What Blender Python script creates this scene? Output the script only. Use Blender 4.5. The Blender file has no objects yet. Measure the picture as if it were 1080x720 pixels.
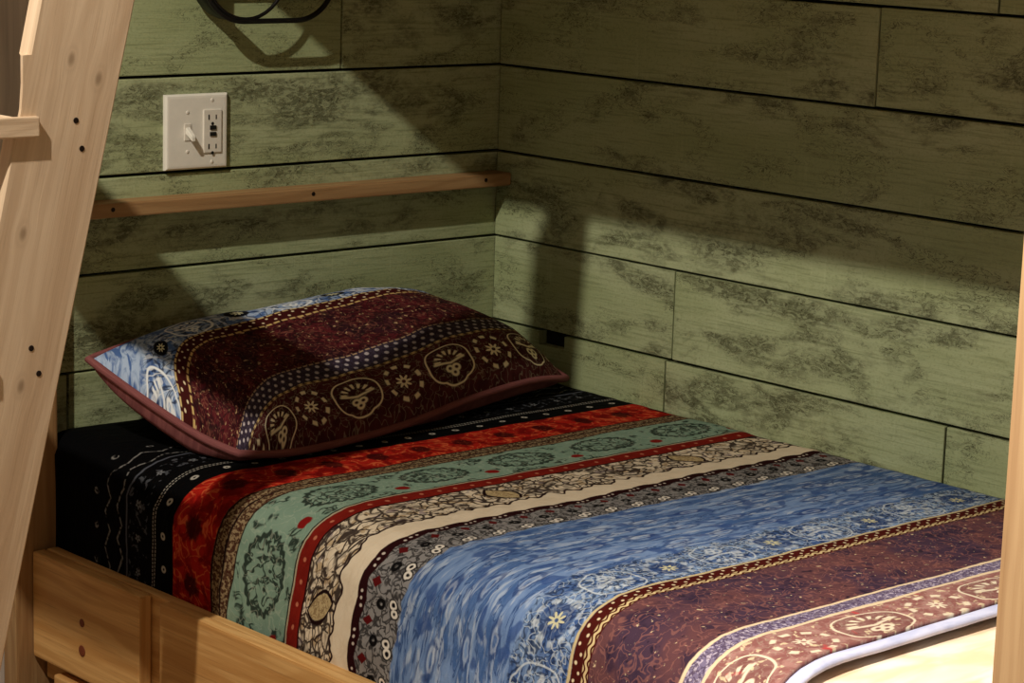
import bpy, bmesh, math, random
from mathutils import Vector, Matrix, noise as mnoise

random.seed(7)
COL = bpy.context.scene.collection
PI = math.pi


# ------------------------------------------------------------------ helpers
def lin(c):
    c = c / 255.0
    return c / 12.92 if c <= 0.04045 else ((c + 0.055) / 1.055) ** 2.4


def rgb(r, g, b):
    return (lin(r), lin(g), lin(b), 1.0)


def tag(o, label=None, cat=None, group=None, kind=None):
    if label:
        o['label'] = label
    if cat:
        o['category'] = cat
    if group:
        o['group'] = group
    if kind:
        o['kind'] = kind
    return o


def empty(name, loc, label, cat, group=None):
    o = bpy.data.objects.new(name, None)
    o.empty_display_size = 0.05
    COL.objects.link(o)
    o.location = loc
    return tag(o, label, cat, group)


class MB:
    """collects geometry with uv and tint, then links it as one mesh object"""

    def __init__(self):
        self.v, self.f, self.uv, self.t, self.s = [], [], [], [], []

    def face(self, idx, uvs, tint=0.5, smooth=False):
        self.f.append(tuple(idx))
        self.uv.append(list(uvs))
        self.t.append(tint)
        self.s.append(smooth)

    def box(self, lo, hi, axis=0, bev=0.002, tint=None, basis=None, origin=(0, 0, 0), fixed=None):
        """box with chamfered edges; uv runs in metres along `axis` and around it"""
        if tint is None:
            tint = random.random()
        off = random.uniform(0, 20) if fixed is None else fixed
        b = bmesh.new()
        bmesh.ops.create_cube(b, size=1.0)
        c = [(lo[i] + hi[i]) / 2 for i in range(3)]
        s = [hi[i] - lo[i] for i in range(3)]
        for vv in b.verts:
            vv.co = Vector([c[i] + vv.co[i] * s[i] for i in range(3)])
        if bev > 0:
            bmesh.ops.bevel(b, geom=list(b.edges), offset=min(bev, min(s) * 0.45), segments=2, affect='EDGES', profile=0.6)
        self.add_bm(b, axis, tint, off, basis, origin)
        b.free()

    def add_bm(self, b, axis=0, tint=0.5, off=0.0, basis=None, origin=(0, 0, 0), smooth=False):
        n0 = len(self.v)
        b.verts.ensure_lookup_table()
        b.normal_update()
        o = Vector(origin)
        for vv in b.verts:
            p = vv.co.copy()
            if basis is not None:
                p = o + basis @ p
            else:
                p = o + p
            self.v.append(tuple(p))
        a1, a2 = [(1, 2), (2, 0), (0, 1)][axis]
        for fc in b.faces:
            n = fc.normal
            uvs = []
            for l in fc.loops:
                co = l.vert.co
                if abs(n[axis]) > 0.8:          # end grain
                    uvs.append((off + co[a1] * 0.15, off + co[a2] + 3.0))
                elif abs(n[a1]) > abs(n[a2]):
                    uvs.append((off + co[axis], off + co[a2]))
                else:
                    uvs.append((off + co[axis], off + co[a1] + 1.37))
            self.face([n0 + l.vert.index for l in fc.loops], uvs, tint, smooth)

    def build(self, name, mat, parent=None, shade=None):
        me = bpy.data.meshes.new(name)
        me.from_pydata(self.v, [], self.f)
        ul = me.uv_layers.new(name='UVMap')
        at = me.attributes.new('tint', 'FLOAT', 'FACE')
        k = 0
        for i, fc in enumerate(self.f):
            for uv in self.uv[i]:
                ul.data[k].uv = uv
                k += 1
            at.data[i].value = self.t[i]
        me.polygons.foreach_set('use_smooth', self.s if shade is None else [shade] * len(self.f))
        me.materials.append(mat)
        me.update()
        o = bpy.data.objects.new(name, me)
        COL.objects.link(o)
        if parent is not None:
            o.parent = parent
            o.matrix_parent_inverse = Matrix.Translation(parent.location).inverted()
        return o


def tube_mb(mb, pts, rad, seg=10, closed=False, tint=0.5, cap=True):
    """tube along pts; rad float or list"""
    n = len(pts)
    P = [Vector(p) for p in pts]
    n0 = len(mb.v)
    up = None
    acc = 0.0
    us = []
    for i in range(n):
        if closed:
            t = (P[(i + 1) % n] - P[i - 1])
        else:
            t = P[min(i + 1, n - 1)] - P[max(i - 1, 0)]
        t.normalize()
        if up is None:
            up = Vector((0, 0, 1)) if abs(t.z) < 0.9 else Vector((1, 0, 0))
        a = t.cross(up)
        if a.length < 1e-6:
            a = t.orthogonal()
        a.normalize()
        up = a.cross(t).normalized()
        r = rad[i] if isinstance(rad, (list, tuple)) else rad
        if i:
            acc += (P[i] - P[i - 1]).length
        us.append(acc)
        for k in range(seg):
            an = 2 * PI * k / seg
            mb.v.append(tuple(P[i] + a * (r * math.cos(an)) + up * (r * math.sin(an))))
    m = n if closed else n - 1
    for i in range(m):
        j = (i + 1) % n
        for k in range(seg):
            k2 = (k + 1) % seg
            u0, u1 = us[i], us[i] + (P[j] - P[i]).length
            mb.face([n0 + i * seg + k, n0 + i * seg + k2, n0 + j * seg + k2, n0 + j * seg + k],
                    [(u0, k / seg), (u0, (k + 1) / seg), (u1, (k + 1) / seg), (u1, k / seg)], tint, True)
    if cap and not closed:
        mb.face([n0 + k for k in range(seg)][::-1], [(0, 0)] * seg, tint)
        mb.face([n0 + (n - 1) * seg + k for k in range(seg)], [(0, 0)] * seg, tint)


def disc_mb(mb, c, normal, r, h, seg=20, dome=0.0):
    """short round plug standing on a surface, its top slightly domed"""
    c = Vector(c)
    nrm = Vector(normal).normalized()
    a = nrm.orthogonal().normalized()
    b = nrm.cross(a)
    n0 = len(mb.v)
    rings = [(r, 0.0), (r, h * 0.7), (r * 0.86, h), (r * 0.4, h + dome)]
    for rr, hh in rings:
        for k in range(seg):
            an = 2 * PI * k / seg
            mb.v.append(tuple(c + a * rr * math.cos(an) + b * rr * math.sin(an) + nrm * hh))
    for i in range(len(rings) - 1):
        for k in range(seg):
            k2 = (k + 1) % seg
            mb.face([n0 + i * seg + k, n0 + i * seg + k2, n0 + (i + 1) * seg + k2, n0 + (i + 1) * seg + k], [(0, 0)] * 4, 0.5, True)
    i = len(rings) - 1
    mb.face([n0 + i * seg + k for k in range(seg)], [(0, 0)] * seg, 0.5)


# ------------------------------------------------------- shader expressions
class S:
    """a float socket (or number) that can be written in formulas"""
    NT = None

    def __init__(self, x):
        self.x = x

    def __add__(a, b): return fm('ADD', a, b)
    def __radd__(a, b): return fm('ADD', b, a)
    def __sub__(a, b): return fm('SUBTRACT', a, b)
    def __rsub__(a, b): return fm('SUBTRACT', b, a)
    def __mul__(a, b): return fm('MULTIPLY', a, b)
    def __rmul__(a, b): return fm('MULTIPLY', b, a)
    def __truediv__(a, b): return fm('DIVIDE', a, b)


def put(sock, val):
    if isinstance(val, S):
        val = val.x
    if isinstance(val, bpy.types.NodeSocket):
        S.NT.links.new(val, sock)
    else:
        sock.default_value = val


def fm(op, *a):
    n = S.NT.nodes.new('ShaderNodeMath')
    n.operation = op
    for i, v in enumerate(a):
        put(n.inputs[i], v)
    return S(n.outputs[0])


def fabs(a): return fm('ABSOLUTE', a)
def fsin(a): return fm('SINE', a)
def fmax(a, b): return fm('MAXIMUM', a, b)
def fmin(a, b): return fm('MINIMUM', a, b)
def fsqrt(a): return fm('SQRT', a)


def ss(v, a, b):
    """smooth step from a to b"""
    n = S.NT.nodes.new('ShaderNodeMapRange')
    n.interpolation_type = 'SMOOTHSTEP'
    put(n.inputs[0], v)
    n.inputs[1].default_value, n.inputs[2].default_value = (a, b) if a < b else (b, a)
    n.inputs[3].default_value, n.inputs[4].default_value = (0.0, 1.0) if a < b else (1.0, 0.0)
    return S(n.outputs[0])


def band(v, a, b, e=0.0012):
    return ss(v, a - e, a + e) * ss(v, b + e, b - e)


def less(v, t, e):
    return ss(v, t + e, t - e)


def more(v, t, e):
    return ss(v, t - e, t + e)


def cell(u, P, off=0.0):
    return fm('WRAP', u + off, P / 2, -P / 2)


def vec(x, y, z=0.0):
    n = S.NT.nodes.new('ShaderNodeCombineXYZ')
    put(n.inputs[0], x)
    put(n.inputs[1], y)
    put(n.inputs[2], z)
    return n.outputs[0]


def noise(v, scale, detail=2.0, rough=0.5, dist=0.0):
    n = S.NT.nodes.new('ShaderNodeTexNoise')
    put(n.inputs['Vector'], v)
    n.inputs['Scale'].default_value = scale
    n.inputs['Detail'].default_value = detail
    n.inputs['Roughness'].default_value = rough
    n.inputs['Distortion'].default_value = dist
    return S(n.outputs[0])


def voro(v, scale, feature='F1', rand=1.0):
    n = S.NT.nodes.new('ShaderNodeTexVoronoi')
    n.feature = feature
    put(n.inputs['Vector'], v)
    n.inputs['Scale'].default_value = scale
    n.inputs['Randomness'].default_value = rand
    return S(n.outputs['Distance'])


def mix(a, b, f):
    n = S.NT.nodes.new('ShaderNodeMix')
    n.data_type = 'RGBA'
    put(n.inputs[0], f)
    put(n.inputs[6], a)
    put(n.inputs[7], b)
    return n.outputs[2]


def new_mat(name):
    m = bpy.data.materials.new(name)
    m.use_nodes = True
    S.NT = m.node_tree
    b = S.NT.nodes['Principled BSDF']
    return m, b


def uvs():
    n = S.NT.nodes.new('ShaderNodeUVMap')
    n.uv_map = 'UVMap'
    s = S.NT.nodes.new('ShaderNodeSeparateXYZ')
    S.NT.links.new(n.outputs[0], s.inputs[0])
    return S(s.outputs[0]), S(s.outputs[1]), n.outputs[0]


def attr(name):
    n = S.NT.nodes.new('ShaderNodeAttribute')
    n.attribute_name = name
    return S(n.outputs['Fac'])


def bump(bsdf, h, strength, dist):
    n = S.NT.nodes.new('ShaderNodeBump')
    n.inputs['Strength'].default_value = strength
    n.inputs['Distance'].default_value = dist
    put(n.inputs['Height'], h)
    S.NT.links.new(n.outputs[0], bsdf.inputs['Normal'])


def plain(name, col, rough=0.5, metal=0.0, spec=0.5):
    m, b = new_mat(name)
    u, v, uvv = uvs()
    tc = S.NT.nodes.new('ShaderNodeTexCoord')
    nz = noise(tc.outputs['Object'], 60, 3)
    dark = tuple(c * 0.85 for c in col[:3]) + (1,)
    put(b.inputs['Base Color'], mix(dark, col, nz))
    b.inputs['Roughness'].default_value = rough
    b.inputs['Metallic'].default_value = metal
    b.inputs['Specular IOR Level'].default_value = spec
    return m


# ------------------------------------------------------------------ materials
def wood(name, light, mid, dark, knots=(), grain=1.0, rough=0.55):
    """pine: long streaks, cathedral rings, and knots at given uv places (u, v, radius)"""
    m, b = new_mat(name)
    u, v, uvv = uvs()
    tint = attr('tint')
    kd = None
    v2 = v
    for (ku, kv, kr) in knots:                     # rings bend around each knot
        du = (u - ku) * 0.55
        dv = v - kv
        d = fsqrt(du * du + dv * dv)
        infl = ss(d, kr * 4.0, kr * 0.3)
        v2 = v2 + dv * infl * -0.55
        core = ss(d, kr * 1.2, kr * 0.2)
        ringz = fabs(fsin(d * (3.2 / kr))) * ss(d, kr * 2.2, kr * 0.9) * noise(uvv, 60, 2)
        both = fmax(core, ringz * 0.35)
        kd = both if kd is None else fmax(kd, both)
    warp = noise(vec(u * 1.6, v2 * 5.0, tint * 9.0), 1.0, 2, 0.5)
    rings = fsin((v2 * 46.0 + warp * 11.0) * 6.0)
    rings = ss(rings, -0.2, 1.0)
    fib = noise(vec(u * 9.0, v2 * 420.0, tint * 3.0), 1.0, 3, 0.65)
    streak = noise(vec(u * 1.4, v2 * 42.0, tint * 5.0), 1.0, 3, 0.6)
    blot = noise(vec(u * 5.0, v2 * 14.0, tint * 7.0), 1.0, 2, 0.5)
    c = mix(light, mid, ss(streak, 0.35, 0.68))
    c = mix(c, mid, rings * 0.42 * grain)
    c = mix(c, dark, ss(fib, 0.52, 0.8) * 0.35 * grain)
    c = mix(c, dark, ss(blot, 0.55, 0.85) * 0.22)
    c = mix(c, dark, tint * 0.12)
    if kd is not None:
        c = mix(c, tuple(x * 0.6 for x in dark[:3]) + (1,), kd * 0.6)
    put(b.inputs['Base Color'], c)
    b.inputs['Roughness'].default_value = rough
    b.inputs['Specular IOR Level'].default_value = 0.3
    bump(b, fib * 0.6 + rings * 0.3, 0.25, 0.0012)
    return m


def painted_boards(name, paint_a, paint_b, stain):
    """green painted rough planks, dark stain showing through in patches"""
    m, b = new_mat(name)
    u, v, uvv = uvs()
    tint = attr('tint')
    z = tint * 13.0
    big = noise(vec(u * 2.3, v * 6.0, z), 1.0, 3, 0.55)
    med = noise(vec(u * 7.0, v * 17.0, z + 3.0), 1.0, 3, 0.6, 0.6)
    fine = noise(vec(u * 40.0, v * 70.0, z), 1.0, 5, 0.75, 1.2)
    worm = noise(vec(u * 46.0, v * 90.0, z + 8.0), 1.0, 3, 0.6, 1.6)
    saw = noise(vec(u * 10.0, v * 230.0, z), 1.0, 4, 0.65)
    cross = noise(vec(u * 130.0, v * 9.0, z), 1.0, 3, 0.6)
    grain = noise(vec(u * 220.0, v * 260.0, z), 1.0, 2, 0.6)
    c = mix(paint_a, paint_b, ss(big, 0.3, 0.7))
    c = mix(c, tuple(x * 0.68 for x in paint_a[:3]) + (1,), ss(saw, 0.46, 0.72) * 0.75)
    c = mix(c, tuple(min(1, x * 1.25) for x in paint_b[:3]) + (1,), ss(cross, 0.55, 0.8) * 0.25)
    c = mix(c, tuple(x * 0.7 for x in paint_a[:3]) + (1,), ss(grain, 0.48, 0.75) * 0.5)
    patch = ss(big * 0.5 + med * 0.5, 0.485, 0.63)
    inner = patch * ss(fine * 0.62 + worm * 0.38, 0.44, 0.58)
    c = mix(c, stain, inner * 0.7)
    c = mix(c, tuple(x * 0.55 + y * 0.25 for x, y in zip(stain[:3], paint_a[:3])) + (1,), patch * 0.34)
    worms = less(fabs(worm - 0.5), 0.016, 0.012) * ss(med, 0.44, 0.58)
    c = mix(c, stain, worms * 0.75)
    put(b.inputs['Base Color'], c)
    b.inputs['Roughness'].default_value = 0.72
    b.inputs['Specular IOR Level'].default_value = 0.22
    bump(b, fine * 0.5 + saw * 0.6 + inner * -0.5, 0.45, 0.002)
    return m


CREAM = rgb(236, 222, 200)


def flower(cu, cv, r, n=8, e=0.0008):
    d = fsqrt(cu * cu + cv * cv)
    an = fm('ARCTAN2', cv, cu)
    lim = (fm('COSINE', an * float(n)) * 0.28 + 0.72) * r
    return less(d - lim, 0.0, e) * more(d, r * 0.24, e)


def medallion(cu, cv, ru, rv, w):
    """ogee outline, pointed below, with a hat of leaves, a wing line and three dots"""
    x = cu / ru
    y = cv / rv
    an = fm('ARCTAN2', y, x)
    d = fsqrt(x * x + y * y)
    lim = 0.92 - fm('COSINE', an * 4.0) * 0.05 + ss(fm('SINE', an), -0.88, -1.0) * 0.13
    ring = less(fabs(d - lim), w, w * 0.6)
    # inner sprays
    spray = fabs(fsin(an * 7.0))
    leaf = band(d, 0.36, 0.62, 0.05) * more(spray, 0.72, 0.15) * ss(y, -0.05, 0.1)
    wing = less(fabs(y + 0.12 - fabs(x) * 0.28), 0.055, 0.04) * less(d, 0.66, 0.05)
    tx = fabs(x) - 0.13
    ty = y + 0.38
    dots = less(fabs(fsqrt(tx * tx + ty * ty) - 0.12), 0.05, 0.03)
    ty2 = y + 0.58
    dots2 = less(fabs(fsqrt(x * x + ty2 * ty2) - 0.11), 0.05, 0.03)
    return fmax(fmax(ring, leaf), fmax(wing, fmax(dots, dots2))), less(d - lim, 0.0, 0.02)


def paisley(u, v, w, P, off, base, cream, ground):
    """burgundy strip with medallions and ringed flowers in turn; v runs 0..w across it"""
    cu = cell(u, P, off)
    cv = v - w * 0.50
    med, ins = medallion(cu, cv, P * 0.27, w * 0.43, 0.031)
    cu2 = cell(u, P, off + P / 2)
    fl = flower(cu2, cv, w * 0.155, 8)
    x = cu2 / (P * 0.185)
    y = cv / (w * 0.40)
    d = fsqrt(x * x + y * y)
    an = fm('ARCTAN2', y, x)
    dash = less(fabs(d - 0.92), 0.10, 0.04) * more(fsin(an * 9.0), 0.05, 0.3)
    scr = noise(vec(u, v, 1.0), 55, 2, 0.5, 0.4)
    c = mix(base, ground, ss(scr, 0.4, 0.62) * 0.8)
    c = mix(c, tuple(x * 0.55 for x in base[:3]) + (1,), ins * 0.45)
    scr2 = less(fabs(noise(vec(u, v, 4.0), 75, 1, 0.5, 0.5) - 0.5), 0.018, 0.014)
    c = mix(c, tuple(x * 0.6 for x in cream[:3]) + (1,), scr2 * 0.3)
    c = mix(c, cream, fmax(fmax(med, fl), dash) * 0.95)
    return c


def dotstrip(u, v, a, b, base, cream, P):
    """narrow strip: rows of pale beads with a dashed gold edge on both sides"""
    w = b - a
    c = base
    rows = 3
    rh = w / rows
    msk = None
    for k in range(rows):
        cu = cell(u, P, (k % 2) * P * 0.5)
        cv = v - (a + rh * (k + 0.5))
        d = fsqrt(cu * cu + cv * cv)
        mk = less(d, rh * 0.26, rh * 0.1)
        msk = mk if msk is None else fmax(msk, mk)
    return mix(c, cream, msk * 0.85)


def dashline(u, v, pos, w, P, e=0.0006):
    on = more(fsin(u * (2 * PI / P)), -0.55, 0.25)
    return less(fabs(v - pos), w, e) * on


def bead_noise(u, v, scale, thr, z=0.0):
    return ss(noise(vec(u, v, z), scale, 2, 0.55, 0.3), thr, thr + 0.07)


def scroll(u, v, scale, w, z=0.0, dist=0.8):
    return less(fabs(noise(vec(u, v, z), scale, 1, 0.5, dist) - 0.5), w, w * 0.7)


def bedspread_material():
    m, b = new_mat('printed_cotton')
    u0, v0, uvv = uvs()
    wob = noise(vec(u0, v0, 0.0), 14, 2, 0.5)
    wob2 = noise(vec(u0, v0, 5.0), 14, 2, 0.5)
    fine = noise(vec(u0, v0, 9.0), 90, 2, 0.5)
    u = u0 + (wob2 - 0.5) * 0.012
    v = v0 + (wob - 0.5) * 0.010 + (fine - 0.5) * 0.0025
    K = rgb(5, 5, 7)
    # --- black ground with its little borders
    c = K
    tri = fabs(cell(u, 0.052)) * 0.5
    zz1 = less(fabs(v - 0.198 - tri), 0.0016, 0.001)
    zz2 = less(fabs(v - 0.228 - fabs(cell(u, 0.052, 0.02)) * 0.5), 0.0018, 0.001)
    brk = more(noise(vec(u, v, 2.0), 130, 1), 0.46, 0.08)
    cu = cell(u, 0.052, 0.026)
    dd = fsqrt(cu * cu + (v - 0.176) * (v - 0.176))
    d0 = less(fabs(dd - 0.0035), 0.0015, 0.001)
    c = mix(c, rgb(150, 148, 146), fmax(fmax(zz1, zz2), d0) * brk * 0.8)
    c = mix(c, rgb(96, 100, 112), band(v, 0.250, 0.2535) * 0.9)
    fz = bead_noise(u, v, 95, 0.57, 1.0) * band(v, 0.256, 0.305)
    c = mix(c, rgb(92, 95, 104), fz * 0.7)
    cu = cell(u, 0.05)
    c = mix(c, rgb(150, 152, 158), flower(cu, v - 0.281, 0.0065, 5) * 0.6)
    be = fmax(dashline(u, v, 0.318, 0.0011, 0.0055), dashline(u + 0.002, v, 0.3235, 0.0011, 0.0055))
    c = mix(c, rgb(176, 172, 164), be * 0.85)
    cu = cell(u, 0.047, 0.01)
    dd = fsqrt(cu * cu + (v - 0.3435) * (v - 0.3435))
    c = mix(c, rgb(205, 200, 190), less(fabs(dd - 0.0036), 0.0016, 0.001) * 0.9)
    # --- red
    r1 = noise(vec(u, v, 3.0), 36, 3, 0.6, 0.7)
    red = mix(rgb(128, 12, 10), rgb(188, 36, 24), ss(r1, 0.35, 0.6))
    red = mix(red, rgb(232, 110, 66), scroll(u, v, 48, 0.035, 2.0, 0.6) * ss(r1, 0.42, 0.55) * 0.8)
    cu = cell(u, 0.082, 0.0)
    cv = v - 0.412
    dd = fsqrt(cu * cu * 1.2 + cv * cv) + (noise(vec(u, v, 6.0), 120, 1) - 0.5) * 0.016
    red = mix(red, rgb(58, 6, 8), less(dd, 0.017, 0.004) * 0.9)
    red = mix(red, rgb(222, 96, 60), bead_noise(u, v, 150, 0.66, 4.0) * 0.7)
    c = mix(c, red, more(v, 0.3665, 0.001))
    # --- gold bead borders
    g = mix(rgb(84, 58, 42), rgb(158, 136, 104), bead_noise(u, v, 210, 0.47, 1.0))
    g = mix(g, rgb(70, 30, 22), bead_noise(u, v, 120, 0.56, 7.0) * 0.8)
    g = mix(g, rgb(34, 16, 14), fmax(band(v, 0.457, 0.4605), fmax(band(v, 0.476, 0.479), band(v, 0.494, 0.4965))))
    c = mix(c, g, more(v, 0.457, 0.001))
    # --- sage green with inked medallions
    gr = mix(rgb(124, 156, 138), rgb(152, 178, 160), noise(vec(u, v, 2.0), 30, 2))
    cu = cell(u, 0.165, 0.082)
    cv = v - 0.545
    x = cu / 0.057
    y = cv / 0.036
    an = fm('ARCTAN2', y, x)
    d = fsqrt(x * x + y * y) + (fine - 0.5) * 0.18
    scal = fm('COSINE', an * 22.0) * 0.035
    ink = less(fabs(d - 0.92 - scal), 0.085, 0.03)
    inner = scroll(u, v, 64, 0.06, 3.0, 0.9) * less(d, 0.86, 0.04)
    out = scroll(u, v, 56, 0.07, 8.0, 0.9) * more(d, 1.2, 0.05) * ss(noise(vec(u, v, 4.0), 30, 1), 0.52, 0.58)
    gr = mix(gr, rgb(18, 26, 22), fmax(ink, fmax(inner, out)) * 0.88)
    gr = mix(gr, rgb(200, 210, 190), scroll(u, v, 60, 0.02, 12.0, 0.6) * 0.3)
    cu = cell(u, 0.165, 0.0)
    dd = fsqrt(cu * cu * 0.6 + (v - 0.575) * (v - 0.575)) + (fine - 0.5) * 0.006
    gr = mix(gr, rgb(140, 26, 24), less(dd, 0.0085, 0.0012))
    c = mix(c, gr, more(v, 0.496, 0.001))
    c = mix(c, rgb(30, 26, 22), band(v, 0.598, 0.601))
    c = mix(c, rgb(200, 180, 150), band(v, 0.601, 0.604))
    # --- dark red strip
    dr = mix(rgb(112, 16, 14), rgb(150, 40, 28), noise(vec(u, v, 5.0), 60, 2))
    cu = cell(u, 0.03)
    dd = fsqrt(cu * cu + (v - 0.617) * (v - 0.617))
    dr = mix(dr, rgb(205, 120, 92), less(dd, 0.0032, 0.001))
    c = mix(c, dr, more(v, 0.604, 0.001))
    c = mix(c, rgb(26, 12, 14), band(v, 0.6295, 0.633))
    # --- cream florals
    cr = mix(rgb(252, 238, 216), rgb(236, 216, 188), noise(vec(u, v, 7.0), 40, 2))
    cu = cell(u, 0.36, -0.925)
    cv = v - 0.676
    x = fabs(cu + cv * 0.25) / 0.021
    y = fabs(cv) / 0.030
    lot = x + y * y + (fine - 0.5) * 0.15
    fl_out = less(fabs(lot - 1.0), 0.13, 0.05)
    fl_in = less(lot, 0.86, 0.05)
    sc = scroll(u * 0.8, v, 30, 0.030, 6.0, 0.7)
    sc2 = scroll(u * 0.8, v, 50, 0.028, 16.0, 0.7) * ss(noise(vec(u, v, 36.0), 20, 1), 0.42, 0.5)
    tan = ss(noise(vec(u, v, 9.0), 52, 1), 0.56, 0.62)
    cr2 = mix(cr, rgb(190, 160, 118), tan * 0.7)
    cr2 = mix(cr2, rgb(142, 128, 140), ss(noise(vec(u, v, 19.0), 40, 1), 0.62, 0.66) * 0.7)
    ved = voro(vec(u * 0.85 + (fine - 0.5) * 0.012, v + (wob - 0.5) * 0.02, 0.0), 62, 'DISTANCE_TO_EDGE')
    petals = less(ved, 0.075, 0.035) * ss(noise(vec(u, v, 51.0), 26, 1), 0.40, 0.46)
    bits = bead_noise(u, v, 75, 0.60, 53.0)
    cr2 = mix(cr2, rgb(36, 16, 18), fmax(fmax(sc, petals), fmax(bits, sc2 * 0.5)) * 0.94)
    cr2 = mix(cr2, rgb(206, 184, 140), fl_in)
    cr2 = mix(cr2, rgb(120, 90, 60), scroll(u, v, 120, 0.05, 1.0) * fl_in * 0.6)
    cr2 = mix(cr2, rgb(34, 12, 14), fl_out)
    edge = 0.716 + (noise(vec(u, 0.0, 3.0), 36, 1) - 0.5) * 0.045
    cr = mix(cr2, cr, ss(v - edge, -0.001, 0.001))
    cr = mix(cr, rgb(40, 14, 18), less(fabs(v - edge), 0.0022, 0.0012))
    c = mix(c, cr, more(v, 0.633, 0.001))
    # --- dark scalloped edge and grey florals
    sc_e = 0.760 + fabs(fsin(u * (PI / 0.05))) * -0.004
    dk = more(v - sc_e, 0.0, 0.001)
    c = mix(c, rgb(44, 12, 16), dk)
    cu = cell(u, 0.05)
    dotm = None
    for k in (-1, 0, 1):
        a_ = cu - 0.009 * k
        b_ = v - 0.7665 - 0.001 * k
        mk = less(fsqrt(a_ * a_ + b_ * b_), 0.0021, 0.0008)
        dotm = mk if dotm is None else fmax(dotm, mk)
    c = mix(c, rgb(220, 205, 195), dotm)
    gy_e = 0.776 - fabs(cell(u, 0.05, 0.0)) * 0.25
    gy = mix(rgb(122, 120, 124), rgb(168, 164, 162), noise(vec(u, v, 11.0), 50, 2))
    gy = mix(gy, rgb(26, 22, 24), scroll(u, v, 85, 0.06, 4.0, 1.0) * 0.85)
    cu2 = cell(u, 0.05, 0.025)
    gy = mix(gy, rgb(96, 20, 22), less(fabs(cu2) * 1.2 + fabs(v - 0.784), 0.0085, 0.001))
    tx = fabs(cu) - 0.0
    ring1 = fsqrt((cu - 0.0055) * (cu - 0.0055) + (v - 0.826) * (v - 0.826))
    ring2 = fsqrt((cu + 0.0050) * (cu + 0.0050) + (v - 0.822) * (v - 0.822))
    rr = fmin(ring1, ring2) + (fine - 0.5) * 0.005
    gy = mix(gy, rgb(22, 18, 24), less(rr, 0.0082, 0.001))
    gy = mix(gy, rgb(240, 232, 222), less(rr, 0.0060, 0.001) * more(rr, 0.0026, 0.001))
    ring3 = fsqrt(cu * cu + (v - 0.800) * (v - 0.800))
    gy = mix(gy, rgb(18, 16, 18), less(fabs(ring3 - 0.005), 0.0028, 0.001))
    c = mix(c, gy, more(v - gy_e, 0.0, 0.001))
    # --- blue with long watery streaks
    b1 = noise(vec(u * 0.17, v, 1.0), 70, 3, 0.55, 0.9)
    b2 = noise(vec(u * 0.22, v, 6.0), 95, 2, 0.55, 0.9)
    bl = mix(rgb(72, 104, 160), rgb(124, 152, 198), ss(b1, 0.36, 0.62))
    bl = mix(bl, rgb(186, 200, 222), ss(b2, 0.5, 0.68) * 0.75)
    bl = mix(bl, rgb(46, 72, 124), less(fabs(b1 - 0.47), 0.014, 0.012) * 0.8)
    bl = mix(bl, rgb(58, 86, 146), ss(noise(vec(u * 0.6, v, 12.0), 44, 1), 0.58, 0.66) * 0.8)
    cu = cell(u, 0.075, 0.01)
    for (pv, o) in ((0.895, 0.0), (0.945, 0.03), (0.99, 0.055)):
        cu = cell(u, 0.085, o)
        x = cu / 0.026
        y = (v - pv) / 0.008
        d = fsqrt(x * x + y * y) + (fine - 0.5) * 0.5
        bl = mix(bl, rgb(44, 66, 122), less(fabs(d - 0.85), 0.18, 0.12) * 0.6)
        bl = mix(bl, rgb(200, 210, 228), less(fabs(d - 0.5), 0.14, 0.10) * 0.35)
    edge_b = 0.836 + (noise(vec(u, 0.0, 8.0), 50, 1) - 0.5) * 0.012
    c = mix(c, bl, more(v - edge_b, 0.0, 0.0015))
    # medallion edging of the blue
    P = 0.19
    cu = cell(u, P, 0.03)
    cv = v - 1.066
    md, ins = medallion(cu, cv, 0.046, 0.040, 0.030)
    cu2 = cell(u, P, 0.03 + P / 2)
    x = cu2 / 0.034
    y = cv / 0.034
    d = fsqrt(x * x + y * y)
    an = fm('ARCTAN2', y, x)
    ring = less(fabs(d - 0.85), 0.10, 0.05) * more(fsin(an * 10.0), -0.1, 0.3)
    mb_ = mix(rgb(64, 92, 146), rgb(128, 154, 192), ss(b1, 0.38, 0.62))
    mb_ = mix(mb_, rgb(24, 34, 62), scroll(u, v, 70, 0.06, 9.0, 1.0) * 0.75)
    mb_ = mix(mb_, rgb(206, 216, 226), scroll(u, v, 64, 0.03, 29.0, 1.0) * 0.55)
    mb_ = mix(mb_, rgb(40, 60, 110), less(d, 0.7, 0.05) * 0.6)
    mb_ = mix(mb_, rgb(222, 230, 236), fmax(md, ring * 0.7) * 0.6)
    mb_ = mix(mb_, rgb(218, 212, 170), flower(cu2, cv, 0.012, 8) * 0.85)
    me = 1.022 + (noise(vec(u, 0.0, 21.0), 30, 1) - 0.5) * 0.05
    c = mix(c, mb_, more(v - me, 0.0, 0.003))
    # --- dotted burgundy ribbon
    c = mix(c, rgb(206, 186, 140), band(v, 1.1045, 1.109))
    bd = mix(rgb(62, 14, 12), rgb(84, 24, 18), wob)
    cu = cell(u, 0.021)
    cu2 = cell(u, 0.021, 0.0105)
    d1 = fsqrt(cu * cu + (v - 1.114) * (v - 1.114))
    d2 = fsqrt(cu2 * cu2 + (v - 1.121) * (v - 1.121))
    bd = mix(bd, rgb(226, 206, 170), less(fmin(d1, d2), 0.0021, 0.0008))
    c = mix(c, bd, more(v, 1.109, 0.001))
    c = mix(c, rgb(216, 192, 142), band(v, 1.127, 1.137) * more(fsin(v * 900.0 + fsin(u * 420.0) * 1.6), -0.2, 0.4))
    # --- plum floral field
    pl = mix(rgb(72, 52, 70), rgb(102, 65, 68), ss(noise(vec(u, v, 13.0), 9, 2), 0.4, 0.62))
    pl = mix(pl, rgb(54, 40, 60), ss(noise(vec(u, v, 23.0), 26, 3), 0.5, 0.66) * 0.85)
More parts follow.
